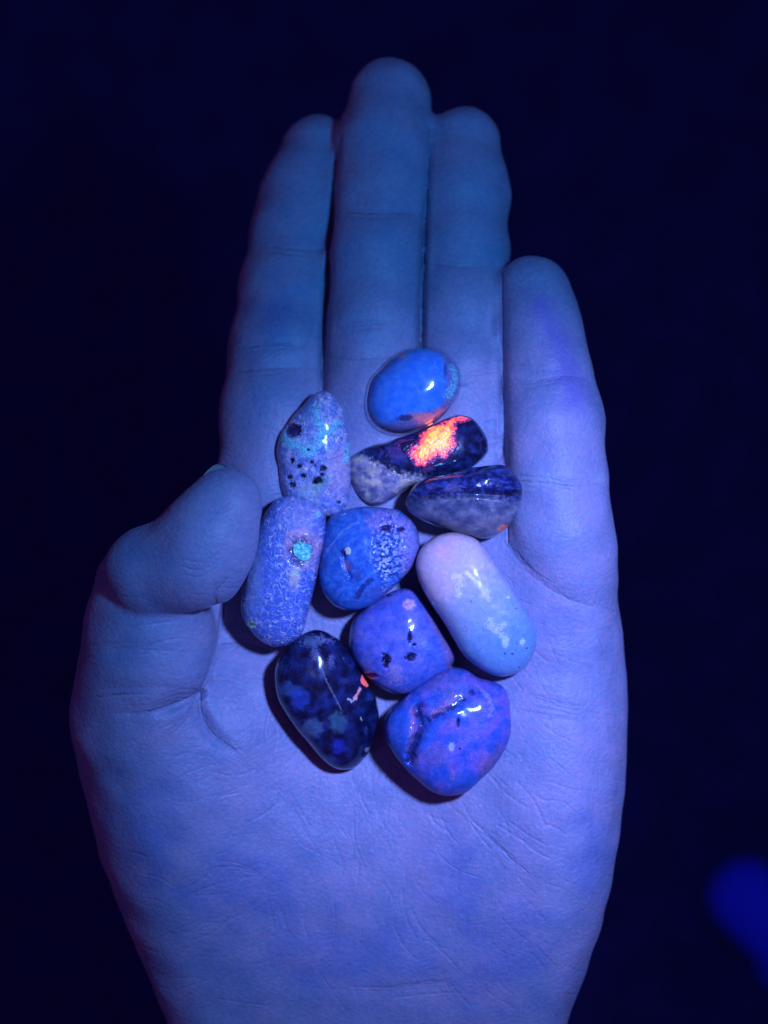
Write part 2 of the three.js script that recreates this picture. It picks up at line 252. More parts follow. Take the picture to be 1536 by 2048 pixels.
// ---------------------------------------------------------------- the stones
// A stone: outline in px, its widest level, heights above and below it, a lean, and paint(px, py) -> [colour as seen in the beam, relief 0..1, roughness]
function makeStone(s) {
  const c = [s.centre[0], s.centre[1]], mid = P(c[0], c[1], 0), rest = handTop(mid[0], mid[1]) + s.down * 0.82 + (s.lift ?? 0), C = P(c[0], c[1], rest);
  const ring = spline(s.outline.map(([x, y]) => { const q = P(x, y, rest); return [q[0] - C[0], q[1] - C[1]]; }), true, 360), NA = 200;
  const byAngle = ring.map(([x, y]) => [Math.atan2(y, x), Math.hypot(x, y)]).sort((p, q) => p[0] - q[0]);
  const radius = (a) => { a = Math.atan2(Math.sin(a), Math.cos(a)); let lo = 0, hi = byAngle.length; while (lo < hi) { const m = (lo + hi) >> 1; byAngle[m][0] < a ? lo = m + 1 : hi = m; } const q = byAngle[lo % byAngle.length], p = byAngle[(lo - 1 + byAngle.length) % byAngle.length]; let da = q[0] - p[0]; if (da < 0) da += 2 * Math.PI; let t = a - p[0]; if (t < 0) t += 2 * Math.PI; return mix(p[1], q[1], da > 1e-6 ? clamp(t / da) : 0); };
  const size = Math.max(...byAngle.map((q) => q[1])) * 1.06, e = s.square ?? 2.5, lean = s.lean ?? [0, 0], rough = s.lumps ?? 0.35, seed = s.centre[0] * 0.37;
  const px = (x) => c[0] + x / mmAt(rest), py = (y) => c[1] - y / mmAt(rest);
  const lift = (x, y) => lean[0] * x + lean[1] * y;
  const topOf = (x, y) => { const rho = clamp(Math.hypot(x, y) / radius(Math.atan2(y, x))); const zz = s.up * (1 - rho ** e) ** (1 / e), nz = rough * (n3((x + seed) / 7, y / 7, zz / 7) * 0.7 + n3((x + seed) / 3, y / 3, zz / 3) * 0.22); return zz + lift(x, y) + nz * (1 - rho * 0.5) * 0.5; };
  const carve = (x, y, w) => (s.relief ? s.relief(px(x), py(y)) * w : 0);
  function shell(up, down, shrink, NR = 110) {
    const p = [], uv = [], ix = [];
    for (let i = 0; i <= NR; i++) {
      const f = Math.PI * i / NR, rho = Math.abs(Math.sin(f)) ** (2 / e), zz = (Math.cos(f) >= 0 ? up : -down) * Math.abs(Math.cos(f)) ** (2 / e), w = sstep(0.0, 0.35, Math.cos(f));
      for (let k = 0; k <= NA; k++) {
        const a = 2 * Math.PI * k / NA, R = radius(a) * shrink * rho, x = R * Math.cos(a), y = R * Math.sin(a);
        const nz = rough * (n3((x + seed) / 7, y / 7, zz / 7) * 0.7 + n3((x + seed) / 3, y / 3, zz / 3) * 0.22), edge = 1 - rho * 0.5;
        const grow = 1 + nz * 0.02;
        p.push(x * grow / 1000, (zz + lift(x, y) + nz * edge * 0.5 + carve(x, y, w)) / 1000, -y * grow / 1000);
        uv.push(0.5 + x / size / 2, 0.5 + y / size / 2);
        if (i < NR && k < NA) { const q = i * (NA + 1) + k; ix.push(q, q + NA + 1, q + NA + 2, q, q + NA + 2, q + 1); }
      }
    }
    const g = new THREE.BufferGeometry();
    g.setAttribute('position', new THREE.Float32BufferAttribute(p, 3)); g.setAttribute('uv', new THREE.Float32BufferAttribute(uv, 2)); g.setIndex(ix); g.computeVertexNormals();
    // close the seam in the normals
    const N = g.attributes.normal;
    for (let i = 0; i <= NR; i++) { const a = i * (NA + 1), b = a + NA, v = new THREE.Vector3(N.getX(a) + N.getX(b), N.getY(a) + N.getY(b), N.getZ(a) + N.getZ(b)).normalize(); N.setXYZ(a, v.x, v.y, v.z); N.setXYZ(b, v.x, v.y, v.z); }
    for (const i of [0, NR]) for (let k = 0; k <= NA; k++) N.setXYZ(i * (NA + 1) + k, 0, i ? -1 : 1, 0);
    return g;
  }
  const TS = 384, got = [];
  for (let j = 0; j < TS; j++) for (let i = 0; i < TS; i++) { const x = ((i + 0.5) / TS * 2 - 1) * size, y = ((j + 0.5) / TS * 2 - 1) * size; got.push(Math.hypot(x, y) > radius(Math.atan2(y, x)) * 1.05 + 0.4 ? got[got.length - 1] ?? s.paint(c[0], c[1]) : s.paint(px(x), py(y))); }
  const grain = s.grain ?? 0.09;
  const colour = dataTexture(TS, TS, (i, j) => {
    const x = px(((i + 0.5) / TS * 2 - 1) * size), y = py(((j + 0.5) / TS * 2 - 1) * size), w = 6 * n2(x / 30, y / 30), hair = sstep(0.07, 0.0, Math.abs(n2((x + w) / 34 + 7, (y - w) / 26))) * sstep(0.1, 0.5, n2(x / 40, y / 40 + 60));
    const speck = sstep(0.78, 0.9, n2(x / 4.5 + 90, y / 4.5)) * sstep(0, 0.5, n2(x / 30 + 20, y / 30)), v = 1 + grain * (n2(x / 7 + 3, y / 7) * 0.7 + n2(x / 17, y / 17 + 8) * 0.8);
    let c = got[j * TS + i][0].map((q) => q * v); c = mix3(c, c.map((q) => q * 1.25 + 22), 0.5 * hair); c = mix3(c, c.map((q) => q * 1.2 + 40), 0.6 * speck);
    return own(c.map((q) => Math.min(q, 252)), s.gain);
  }, true);
  const bump = dataTexture(TS, TS, (i, j) => { const v = 255 * clamp(got[j * TS + i][1]); return [v, v, v]; });
  const gloss = dataTexture(TS, TS, (i, j) => { const v = 255 * clamp(got[j * TS + i][2]); return [v, v, v]; });
  const mat = new THREE.MeshPhysicalMaterial({ map: colour, bumpMap: bump, bumpScale: s.bump ?? 0.0003, roughnessMap: gloss, roughness: 1, clearcoat: 0.75 * (s.coat ?? 0.6), clearcoatRoughness: 0.6 * (s.coatRough ?? 0.12), specularIntensity: 0.3, ior: 1.5 });
  const mesh = new THREE.Mesh(shell(s.core ? s.up * s.core : s.up, s.core ? s.down * s.core : s.down, s.core ? 0.95 : 1), mat);
  mesh.name = s.name;
  mesh.position.copy(toWorld(...C));
  mesh.userData = { label: s.label, category: 'stone', group: 'polished stones in the palm' };
  // a crust or inclusion set into the top of the stone: a lumpy skin that follows the stone's surface
  const part = (name, poly, thick, lump, material) => {
    const q = poly.map(([x, y]) => { const k = P(x, y, rest + s.up * 0.6); return [k[0] - C[0], k[1] - C[1]]; });
    const xs = q.map((v) => v[0]), ys = q.map((v) => v[1]), x0 = Math.min(...xs), x1 = Math.max(...xs), y0 = Math.min(...ys), y1 = Math.max(...ys), n = 90, id = new Map(), p = [], uv = [], ix = [];
    const hgt = (x, y) => { const d = -polyDist(x, y, q); return topOf(x, y) + carve(x, y, 1) + mix(-0.5, thick, sstep(-0.15, 0.3, d + 0.12 * n2(x * 2.2, y * 2.2))) + lump * (0.5 + n2(x * 1.2 + 3, y * 1.2) * 0.35 + n2(x * 2.6, y * 2.6) * 0.15) * sstep(0, 0.5, d); };
    const vert = (i, j) => { const k = j * 1000 + i; if (!id.has(k)) { const x = mix(x0 - 0.3, x1 + 0.3, i / n), y = mix(y0 - 0.3, y1 + 0.3, j / n); id.set(k, p.length / 3); p.push(x / 1000, hgt(x, y) / 1000, -y / 1000); uv.push(i / n, j / n); } return id.get(k); };
    for (let j = 0; j < n; j++) for (let i = 0; i < n; i++) {
      const x = mix(x0 - 0.3, x1 + 0.3, (i + 0.5) / n), y = mix(y0 - 0.3, y1 + 0.3, (j + 0.5) / n);
      if (polyDist(x, y, q) > 0.3 || Math.hypot(x, y) > radius(Math.atan2(y, x)) * 0.995) continue;
      const a = vert(i, j), b = vert(i + 1, j), d = vert(i, j + 1), f = vert(i + 1, j + 1); ix.push(a, b, f, a, f, d);
    }
    const g = new THREE.BufferGeometry();
    g.setAttribute('position', new THREE.Float32BufferAttribute(p, 3)); g.setAttribute('uv', new THREE.Float32BufferAttribute(uv, 2)); g.setIndex(ix); g.computeVertexNormals();
    const m = new THREE.Mesh(g, typeof material === 'function' ? material((u, v) => { const x = mix(x0 - 0.3, x1 + 0.3, u), y = mix(y0 - 0.3, y1 + 0.3, v); return [px(x), py(y), polyDist(x, y, q)]; }) : material);
    m.name = name; mesh.add(m); return m;
  };
  s.parts?.({ mesh, part, shell, topOf, C, rest });
  shadows(mesh);
  scene.add(mesh);
  return mesh;
}
const wave = (x, y) => n2(x, y) * 0.7 + n2(x * 2.3 + 5, y * 2.3) * 0.3;
const blob = (x, y, cx, cy, rx, ry = rx, wob = 0.35, sc = 9) => { const w = wob * 0.9; if (Math.hypot((x - cx) / rx, (y - cy) / ry) > 1.35 + 1.42 * w) return 0; const f = Math.min(rx, ry) < 5 ? 5 : Math.max(sc, Math.min(rx, ry) * 0.8); x += rx * w * wave(x / f + cx, y / f); y += ry * w * wave(x / f, y / f + cy); const q = Math.hypot((x - cx) / rx, (y - cy) / ry); return q > 1.35 ? 0 : sstep(1.35, 0.6, q) * (0.88 + 0.12 * n2(x / 5, y / 5)); };
const stroke = (x, y, pts, w, wob = 0.5, sc = 8) => { const f = Math.max(sc, 8), k = wob * w * 1.6; if (lineDist(x, y, pts) > 1.5 * w + 1.42 * k) return 0; const d = lineDist(x + k * wave(x / f, y / f), y + k * wave(x / f + 31, y / f), pts); return d > w * 1.5 ? 0 : sstep(w * 1.4, w * 0.5, d); };
const chipMaterial = (c, rough = 0.4) => new THREE.MeshPhysicalMaterial({ color: new THREE.Color().setRGB(...own(c).map((v) => lin(v))), roughness: rough, clearcoat: 0.4, clearcoatRoughness: 0.2 });

// 1. clear chalcedony with a blue body
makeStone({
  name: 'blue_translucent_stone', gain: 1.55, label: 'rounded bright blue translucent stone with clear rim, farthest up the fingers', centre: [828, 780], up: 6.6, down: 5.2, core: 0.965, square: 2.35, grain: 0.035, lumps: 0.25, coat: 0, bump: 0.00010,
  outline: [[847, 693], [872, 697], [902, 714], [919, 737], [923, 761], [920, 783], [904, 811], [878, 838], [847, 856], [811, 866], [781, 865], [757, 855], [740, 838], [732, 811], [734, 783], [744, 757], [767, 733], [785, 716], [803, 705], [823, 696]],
  paint(x, y) {
    const n = 0.6 * fbm(x / 30, y / 30, 2);
    let c = mix3([26, 88, 246], [60, 112, 250], clamp(0.5 + n)), h = 0.5 + 0.2 * n, r = 0.22;
    const core = [[811, 713], [830, 700], [860, 697], [880, 712], [889, 735], [890, 765], [886, 797], [876, 816], [843, 826], [811, 832], [787, 845], [757, 846], [740, 818], [737, 791], [757, 747], [781, 730]];
    const out = polyDist(x + 5 * fbm(x / 12, y / 12), y + 5 * fbm(x / 12 + 7, y / 12), core);
    c = mix3(c, mix3([74, 78, 178], [96, 92, 190], clamp(0.5 + fbm(x / 6, y / 6, 2))), 0.85 * sstep(-1, 6, out));     // the clear rim, skin seen through it
    const rustOrGlow = blob(x, y, 846, 836, 28, 9, 0.6, 14) + 0.8 * blob(x, y, 880, 824, 13, 7, 0.6) + blob(x, y, 800, 713, 11, 5, 0.4);  // the lower blobs paint the orange crust's glow onto this stone
    c = mix3(c, [196, 104, 150], 0.8 * clamp(rustOrGlow));
    const dark = blob(x, y, 810, 838, 16, 6, 0.4) + blob(x, y, 889, 745, 4, 16, 0.5) * 0.6; c = mix3(c, [28, 32, 105], 0.85 * clamp(dark));
    const cy = stroke(x, y, [[906, 738], [912, 762], [902, 782], [896, 796]], 8, 0.6, 7); c = mix3(c, [84, 168, 248], 0.85 * cy * clamp(0.75 + fbm(x / 9, y / 9)));
    const cy2 = stroke(x, y, [[806, 708], [830, 698], [866, 698], [900, 716], [914, 736]], 4, 0.5); c = mix3(c, [60, 130, 240], 0.6 * cy2);
    return [c, h, r];
  },
  parts({ mesh, shell }) {
    const g = shell(6.6, 5.2, 1.012, 60);
    const m = new THREE.Mesh(g, new THREE.MeshPhysicalMaterial({ color: new THREE.Color().setRGB(0.9, 0.92, 0.97), transmission: 1, thickness: 0, roughness: 0.07, ior: 1.5 }));
    m.name = 'clear_rind'; mesh.add(m);
  },
});
// 2. spotted, green-veined
const pits2 = [[601, 934, 4.2], [609, 953, 5.2], [587, 970, 6], [626, 926, 3.6], [632, 932, 2.4], [648, 938, 6], [639, 960, 8.5], [632, 965, 5], [646, 950, 4], [587, 921, 4], [586, 926, 2.6], [581, 955, 4.5], [619, 901, 2.4], [679, 1005, 3.2]];
makeStone({
  name: 'spotted_stone', gain: 1.45, label: 'upright lavender stone with black pits and turquoise veins', centre: [628, 908], up: 6.2, down: 5, lean: [0, 0.06], lumps: 0.5, coat: 0.7, coatRough: 0.14, bump: 0.00020,
  outline: [[649, 782], [662, 788], [675, 801], [686, 823], [692, 852], [697, 881], [701, 912], [703, 945], [701, 984], [694, 1010], [676, 1028], [650, 1034], [610, 1034], [580, 1018], [564, 987], [558, 958], [556, 931], [553, 902], [557, 880], [565, 862], [576, 848], [587, 832], [604, 814], [620, 796], [634, 786]],
  relief(x, y) { return -1.5 * blob(x, y, 588, 862, 17, 12, 0.35) - pits2.reduce((s, [a, b, rr]) => s + 0.9 * blob(x, y, a, b, rr, rr * 0.8, 0.6, 5), 0); },
  paint(x, y) {
    const n = fbm(x / 18, y / 18, 2), k = ridge(x / 18 + 4 + 0.6 * n, y / 18, 2), f = fbm(x / 8, y / 8, 2);
    let c = mix3([58, 88, 216], [122, 122, 234], clamp(0.45 + 1.0 * n + 0.5 * f)), h = 0.5 + 0.35 * f + 0.2 * k, r = 0.35;
    c = mix3(c, [172, 158, 244], 0.6 * sstep(0.35, 0.7, k) * sstep(1000, 820, y));
    const curl = sstep(0.22, 0.03, Math.abs(n2((x + 9 * n2(x / 20, y / 20)) / 17, (y + 9 * n2(x / 20 + 9, y / 20)) / 15))) * sstep(0.0, 0.4, n2(x / 45 + 2, y / 45) + (y < 930 ? 0.25 : -0.2)); c = mix3(c, [168, 172, 250], 0.75 * curl); h += 0.15 * curl;
    c = mix3(c, [132, 112, 196], 0.6 * blob(x, y, 678, 948, 26, 48, 0.3, 20));
    c = mix3(c, [112, 132, 205], 0.7 * blob(x, y, 622, 985, 26, 24, 0.5, 14));
    c = mix3(c, [52, 96, 216], 0.6 * blob(x, y, 616, 820, 16, 26, 0.4, 14));
    const v = stroke(x, y, [[563, 868], [574, 884], [596, 893], [620, 902], [636, 892], [648, 872], [640, 850]], 9, 0.9, 11) + stroke(x, y, [[646, 872], [664, 864], [676, 850]], 7, 0.8, 9) + stroke(x, y, [[697, 892], [693, 922]], 5, 0.6) + blob(x, y, 634, 826, 9, 20, 0.6) * 0.7 + blob(x, y, 618, 908, 16, 10, 0.6);
    c = mix3(c, mix3([50, 134, 240], [104, 186, 244], clamp(0.5 + fbm(x / 5 + 9, y / 5, 2))), 0.9 * clamp(v) * clamp(0.8 + 0.7 * f)); h += 0.12 * clamp(v);
    const g = stroke(x, y, [[636, 976], [650, 962], [656, 958]], 7, 0.9, 6); c = mix3(c, [70, 120, 170], 0.6 * g);
    c = mix3(c, [22, 20, 92], 0.95 * blob(x, y, 588, 862, 17, 12, 0.35));
    for (const [a, b, rr] of pits2) c = mix3(c, [6, 4, 34], blob(x, y, a, b, rr, rr * 0.8, 0.6, 5));
    const fleck = sstep(0.55, 0.75, n2(x / 3.2, y / 3.2)) * blob(x, y, 615, 940, 46, 36, 0.3, 20); c = mix3(c, [30, 30, 120], 0.6 * fleck);
    return [c, h, r];
  },
});
// 3. dark stone with the glowing orange crust
makeStone({
  name: 'ember_stone', gain: 1.2, label: 'dark navy stone with a glowing orange mineral crust and pale end', centre: [838, 918], up: 6.4, down: 5.2, lumps: 0.5, lift: 0.6, coat: 0.9, coatRough: 0.12, bump: 0.00010,
  outline: [[924, 830], [944, 837], [962, 856], [975, 880], [977, 902], [968, 916], [942, 938], [918, 950], [885, 962], [850, 966], [815, 976], [787, 997], [767, 1009], [744, 1011], [722, 995], [706, 969], [698, 936], [702, 916], [720, 902], [746, 890], [775, 884], [795, 876], [819, 868], [861, 852], [892, 837], [910, 831]],
  relief(x, y) { return -0.9 * stroke(x, y, [[732, 908], [771, 934], [800, 950], [850, 952]], 8, 0.4); },
  paint(x, y) {
    const n = fbm(x / 34, y / 30, 3), f = fbm(x / 8, y / 8, 2);
    let c = mix3([10, 14, 66], [24, 44, 140], clamp(0.35 + 1.1 * n + 0.18 * f)), h = 0.5 + 0.12 * f, r = 0.25;
    const line = (x < 800 ? mix(904, 948, clamp((x - 712) / 88)) : mix(948, 950, (x - 800) / 60)) + 14 * fbm(x / 12, y / 12, 2);
    const pale = sstep(-9, 10, y - line) * sstep(872, 838, x);
    c = mix3(c, mix3([104, 106, 196], [150, 148, 208], clamp(0.5 + fbm(x / 44 + 3, y / 34, 3) * 1.3)), pale);
    c = mix3(c, [66, 76, 170], pale * 0.8 * sstep(0.0, 0.5, fbm(x / 36 + 50, y / 30, 3) + (y > 975 ? 0.25 : 0)));
    c = mix3(c, [74, 60, 180], 0.7 * blob(x, y, 790, 908, 26, 16, 0.7, 9) * (1 - pale));
    c = mix3(c, [150, 62, 178], 0.75 * blob(x, y, 812, 890, 20, 12, 0.6, 9) * (1 - pale));
    c = mix3(c, [120, 50, 150], 0.6 * blob(x, y, 852, 938, 14, 6, 0.6, 7));
    c = mix3(c, [96, 70, 178], 0.5 * blob(x, y, 848, 864, 26, 8, 0.4, 9));
    return [c, h, mix(r, 0.45, pale)];
  },
  parts({ mesh, part, topOf, C }) {
    const inner = [[924, 831], [942, 837], [924, 842], [909, 845], [907, 862], [904, 884], [911, 888], [897, 904], [885, 919], [873, 911], [862, 921], [847, 931], [830, 927], [822, 912], [824, 900], [839, 888], [842, 874], [858, 860], [880, 850], [896, 841], [910, 834]];
    const outer = [[926, 831], [944, 836], [944, 842], [926, 848], [917, 850], [915, 866], [913, 880], [920, 890], [904, 912], [888, 927], [874, 922], [866, 932], [846, 940], [826, 935], [812, 916], [800, 900], [798, 886], [818, 880], [834, 878], [838, 866], [856, 856], [880, 844], [896, 838], [910, 832]];
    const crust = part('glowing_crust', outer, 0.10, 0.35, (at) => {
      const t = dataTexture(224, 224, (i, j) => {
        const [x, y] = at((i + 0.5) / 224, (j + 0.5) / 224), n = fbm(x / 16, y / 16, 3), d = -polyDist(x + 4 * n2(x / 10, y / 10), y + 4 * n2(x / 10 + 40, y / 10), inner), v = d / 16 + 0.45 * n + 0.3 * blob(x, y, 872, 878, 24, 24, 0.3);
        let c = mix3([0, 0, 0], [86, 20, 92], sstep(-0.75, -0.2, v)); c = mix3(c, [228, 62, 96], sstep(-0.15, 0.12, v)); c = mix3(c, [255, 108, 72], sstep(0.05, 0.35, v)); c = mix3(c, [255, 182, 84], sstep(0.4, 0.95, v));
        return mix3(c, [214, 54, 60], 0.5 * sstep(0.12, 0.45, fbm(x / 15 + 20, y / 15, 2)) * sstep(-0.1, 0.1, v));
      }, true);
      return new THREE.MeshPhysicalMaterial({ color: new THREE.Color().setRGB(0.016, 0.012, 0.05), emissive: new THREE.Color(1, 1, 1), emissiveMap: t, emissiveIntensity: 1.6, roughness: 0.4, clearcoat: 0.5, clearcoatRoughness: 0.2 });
    });
    crust.userData = { label: 'orange crust that glows under the torch' };
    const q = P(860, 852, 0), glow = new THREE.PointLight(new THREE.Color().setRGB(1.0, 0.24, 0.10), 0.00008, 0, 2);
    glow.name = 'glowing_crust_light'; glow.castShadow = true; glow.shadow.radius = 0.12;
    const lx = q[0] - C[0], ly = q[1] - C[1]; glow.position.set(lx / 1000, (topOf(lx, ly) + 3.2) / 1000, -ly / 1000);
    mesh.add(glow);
  },
});
// 4. two-tone navy and grey
makeStone({
  name: 'two_tone_stone', gain: 1.1, label: 'glossy two-tone stone, navy above and smoky grey below, against the little finger', centre: [928, 1005], up: 7.4, down: 5.6, lift: 1.6, lean: [0, 0.22], square: 2.7, lumps: 0.6, coat: 1, coatRough: 0.1, bump: 0.00014,
  outline: [[956, 934], [1002, 931], [1027, 947], [1043, 972], [1041, 1006], [1031, 1035], [1010, 1060], [977, 1077], [939, 1072], [897, 1060], [848, 1043], [816, 1022], [811, 1002], [827, 972], [856, 956], [897, 947], [930, 938]],
  relief(x, y) { const e = 996 - 8 * Math.sin((x - 820) / 70); return -0.7 * Math.exp(-(((y - e) / 7) ** 2)) - 1.2 * sstep(958, 940, y); },
  paint(x, y) {
    const n = fbm(x / 50, y / 34, 3), f = fbm(x / 22, y / 13, 3);
    const e = 998 - 9 * Math.sin((x - 820) / 70) + 10 * fbm(x / 14, y / 14, 2), low = sstep(-10, 14, y - e);
    let c = mix3([12, 20, 92], [38, 62, 196], clamp(0.35 + 1.1 * f + 0.4 * n)), r = 0.22;
    c = mix3(c, [92, 86, 190], 0.7 * blob(x, y, 905, 978, 18, 12, 0.8, 8) + 0.4 * blob(x, y, 860, 975, 10, 8, 0.7));
    c = mix3(c, [10, 12, 60], 0.8 * stroke(x, y, [[830, 1000], [880, 994], [930, 996], [1000, 990], [1038, 985]], 6, 0.7));
    c = mix3(c, mix3([46, 58, 136], [84, 92, 172], clamp(0.5 + 1.2 * n)), low);
    c = mix3(c, [104, 100, 172], 0.6 * low * blob(x, y, 985, 1045, 40, 14, 0.5, 16));
    c = mix3(c, [236, 112, 118], 0.95 * blob(x, y, 1008, 1058, 14, 8, 0.35, 10));
    return [c, 0.5 + 0.25 * f * (1 - low), mix(r, 0.35, low)];
  },
});
// 5. wrinkled lavender pebble with the turquoise eye
makeStone({
  name: 'wrinkled_stone', gain: 1.42, label: 'long wrinkled lavender pebble with one turquoise eye, touching the thumb', centre: [568, 1142], up: 7.2, down: 5.6, lift: 2.2, lean: [0, 0.05], square: 2.6, lumps: 0.35, coat: 0.55, coatRough: 0.16, bump: 0.00016,
  outline: [[576, 990], [603, 992], [628, 1005], [646, 1020], [652, 1041], [649, 1078], [641, 1119], [633, 1158], [624, 1194], [614, 1236], [603, 1269], [578, 1289], [553, 1295], [530, 1287], [506, 1267], [488, 1242], [482, 1219], [485, 1182], [492, 1143], [503, 1099], [518, 1053], [540, 1013], [556, 997]],
  relief(x, y) { return -0.8 * blob(x, y, 605, 1102, 24, 25, 0.2) - 0.6 * blob(x, y, 505, 1247, 9, 5, 0.2); },
  paint(x, y) {
    const wx = 7 * fbm(x / 16, y / 16, 2), wy = 7 * fbm(x / 16 + 40, y / 16, 2), k = ridge((x + wx) / 15, (y + wy) / 12, 2), f = fbm(x / 6, y / 6, 2);
    const amp = 1 - 0.6 * blob(x, y, 515, 1140, 26, 130, 0.3, 24);
    const worm = sstep(0.34, 0.04, Math.abs(n2((x * 0.86 - y * 0.5 + wx) / 17, (x * 0.5 + y * 0.86 + wy) / 27))) * amp;
    let c = mix3([26, 62, 204], [76, 94, 224], clamp(0.5 + 0.5 * k * amp + 0.6 * f + (y < 1060 ? 0.1 : 0))); c = mix3(c, [140, 150, 252], 0.8 * worm * clamp(0.75 + 0.7 * n2(x / 26 + 4, y / 26))); let h = 0.3 + 0.2 * k * amp + 0.5 * worm;
    c = mix3(c, [120, 118, 222], 0.5 * blob(x, y, 602, 1035, 40, 40, 0.4, 20));
    c = mix3(c, [96, 112, 200], 0.55 * blob(x, y, 507, 1130, 22, 110, 0.3, 20));
    c = mix3(c, [168, 122, 190], 0.6 * blob(x, y, 610, 1095, 38, 40, 0.5, 10));
    c = mix3(c, [160, 150, 200], 0.7 * blob(x, y, 592, 1152, 13, 24, 0.6, 9));
    c = mix3(c, [110, 170, 205], 0.7 * blob(x, y, 594, 1143, 6, 5, 0.4) + 0.8 * blob(x, y, 637, 1028, 5, 7, 0.3));
    c = mix3(c, [20, 26, 92], 0.8 * blob(x, y, 605, 1102, 24, 25, 0.25, 7) * sstep(0, 0.35, fbm(x / 9, y / 9, 2) + 0.3));
    c = mix3(c, [150, 196, 208], 0.8 * blob(x, y, 505, 1247, 12, 8, 0.35));
    c = mix3(c, [52, 100, 130], 0.8 * blob(x, y, 505, 1247, 6, 2.4, 0.2));
    return [c, h, 0.4];
  },
  parts({ part }) {
    const poly = [[585, 1098], [587, 1088], [596, 1080], [606, 1084], [619, 1086], [626, 1094], [624, 1107], [619, 1122], [606, 1123], [593, 1116], [586, 1107]];
    part('turquoise_eye', poly, 0.5, 0.22, (at) => {
      const t = dataTexture(96, 96, (i, j) => { const [x, y] = at((i + 0.5) / 96, (j + 0.5) / 96); return own(mix3([48, 140, 240], [104, 204, 252], clamp(0.5 + 1.4 * fbm(x / 12, y / 12, 3))), 1.15); }, true);
      return new THREE.MeshPhysicalMaterial({ map: t, roughness: 0.5, clearcoat: 0.3, clearcoatRoughness: 0.3 });
    }).userData = { label: 'flat turquoise inclusion' };
    part('turquoise_fleck', [[634, 1025], [638, 1022], [642, 1028], [640, 1034], [635, 1033]], 0.12, 0.05, chipMaterial([80, 172, 244], 0.5));
  },
});
// 6. blue stone with the crusted side
makeStone({
  name: 'crusted_stone', gain: 1.15, label: 'bright blue stone with a lilac side and pitted white crust, amid the pile', centre: [738, 1116], up: 7.4, down: 6, lift: 0.8, square: 2.5, lumps: 0.5, coat: 0.7, coatRough: 0.13, bump: 0.00020,
  outline: [[720, 1014], [745, 1014], [776, 1016], [800, 1021], [820, 1038], [834, 1060], [840, 1084], [839, 1099], [828, 1127], [804, 1159], [776, 1184], [748, 1206], [722, 1218], [698, 1220], [672, 1213], [653, 1196], [640, 1170], [638, 1146], [640, 1120], [644, 1088], [651, 1052], [664, 1032], [690, 1020]],
  relief(x, y) { const band = blob(x, y, 778, 1105, 26, 62, 0.4, 14); return -0.45 * band + band * 0.5 * n2(x / 6, y / 6) + 0.12 * Math.exp(-((lineDist(x, y, [[647, 1112], [665, 1086], [686, 1062], [720, 1040]]) / 3) ** 2)) - 0.9 * (blob(x, y, 772, 1056, 10, 6, 0.3) + blob(x, y, 801, 1058, 8, 4, 0.3)) - 0.5 * stroke(x, y, [[712, 1196], [726, 1172], [742, 1158]], 3, 0.3) - 0.5 * stroke(x, y, [[689, 1108], [692, 1136], [702, 1152]], 4, 0.4); },
  paint(x, y) {
    const n = fbm(x / 22, y / 22, 2), f = fbm(x / 9, y / 9, 2);
    let c = mix3([24, 72, 220], [46, 94, 236], clamp(0.5 + n)), h = 0.5 + 0.12 * f, r = 0.3;
    const liTop = blob(x, y, 772, 1042, 44, 26, 0.5, 18), liR = blob(x, y, 820, 1105, 26, 66, 0.3, 18), liLow = blob(x, y, 770, 1185, 40, 18, 0.5, 14);
    c = mix3(c, mix3([88, 88, 226], [122, 112, 232], clamp(0.5 + 1.5 * fbm(x / 8, y / 8, 2))), 0.9 * clamp(liTop + liR));
    c = mix3(c, [58, 72, 196], 0.6 * liLow);
    const band = blob(x, y, 776, 1100, 30, 66, 0.55, 12), g = fbm(x / 13 + 8, y / 11, 3);
    c = mix3(c, [22, 40, 158], 0.8 * band * sstep(0.02, 0.25, -g)); c = mix3(c, [150, 150, 236], 0.85 * band * sstep(0.12, 0.3, g));
    const white = stroke(x, y, [[776, 1090], [772, 1112], [764, 1132], [775, 1146]], 8, 0.9, 6); c = mix3(c, [160, 168, 240], 0.8 * white * sstep(-0.15, 0.1, g)); h += 0.3 * band * g + 0.1 * white;
    c = mix3(c, [30, 44, 150], 0.75 * stroke(x, y, [[742, 1158], [726, 1172], [712, 1196]], 5, 0.6) + 0.5 * blob(x, y, 712, 1150, 16, 14, 0.6, 8));
    c = mix3(c, [14, 14, 92], 0.95 * clamp(blob(x, y, 772, 1056, 10, 6, 0.3, 6) + blob(x, y, 801, 1058, 8, 4, 0.3, 6) + blob(x, y, 690, 1104, 7, 9, 0.3, 6) * 0.8));
    c = mix3(c, [92, 120, 240], 0.6 * stroke(x, y, [[647, 1112], [665, 1086], [686, 1062], [705, 1049], [718, 1044]], 2.2, 0.9, 12));
    c = mix3(c, [142, 104, 210], 0.85 * blob(x, y, 695, 1130, 7, 11, 0.35, 6)); c = mix3(c, [34, 38, 140], 0.7 * blob(x, y, 702, 1128, 7, 9, 0.5, 6));
    return [c, h, r];
  },
  parts({ part }) { part('pale_knob', [[688, 1098], [691, 1093], [698, 1092], [704, 1097], [704, 1106], [699, 1111], [692, 1110]], 0.3, 0.1, chipMaterial([150, 172, 236], 0.4)).userData = { label: 'small pale round knob' }; },
});
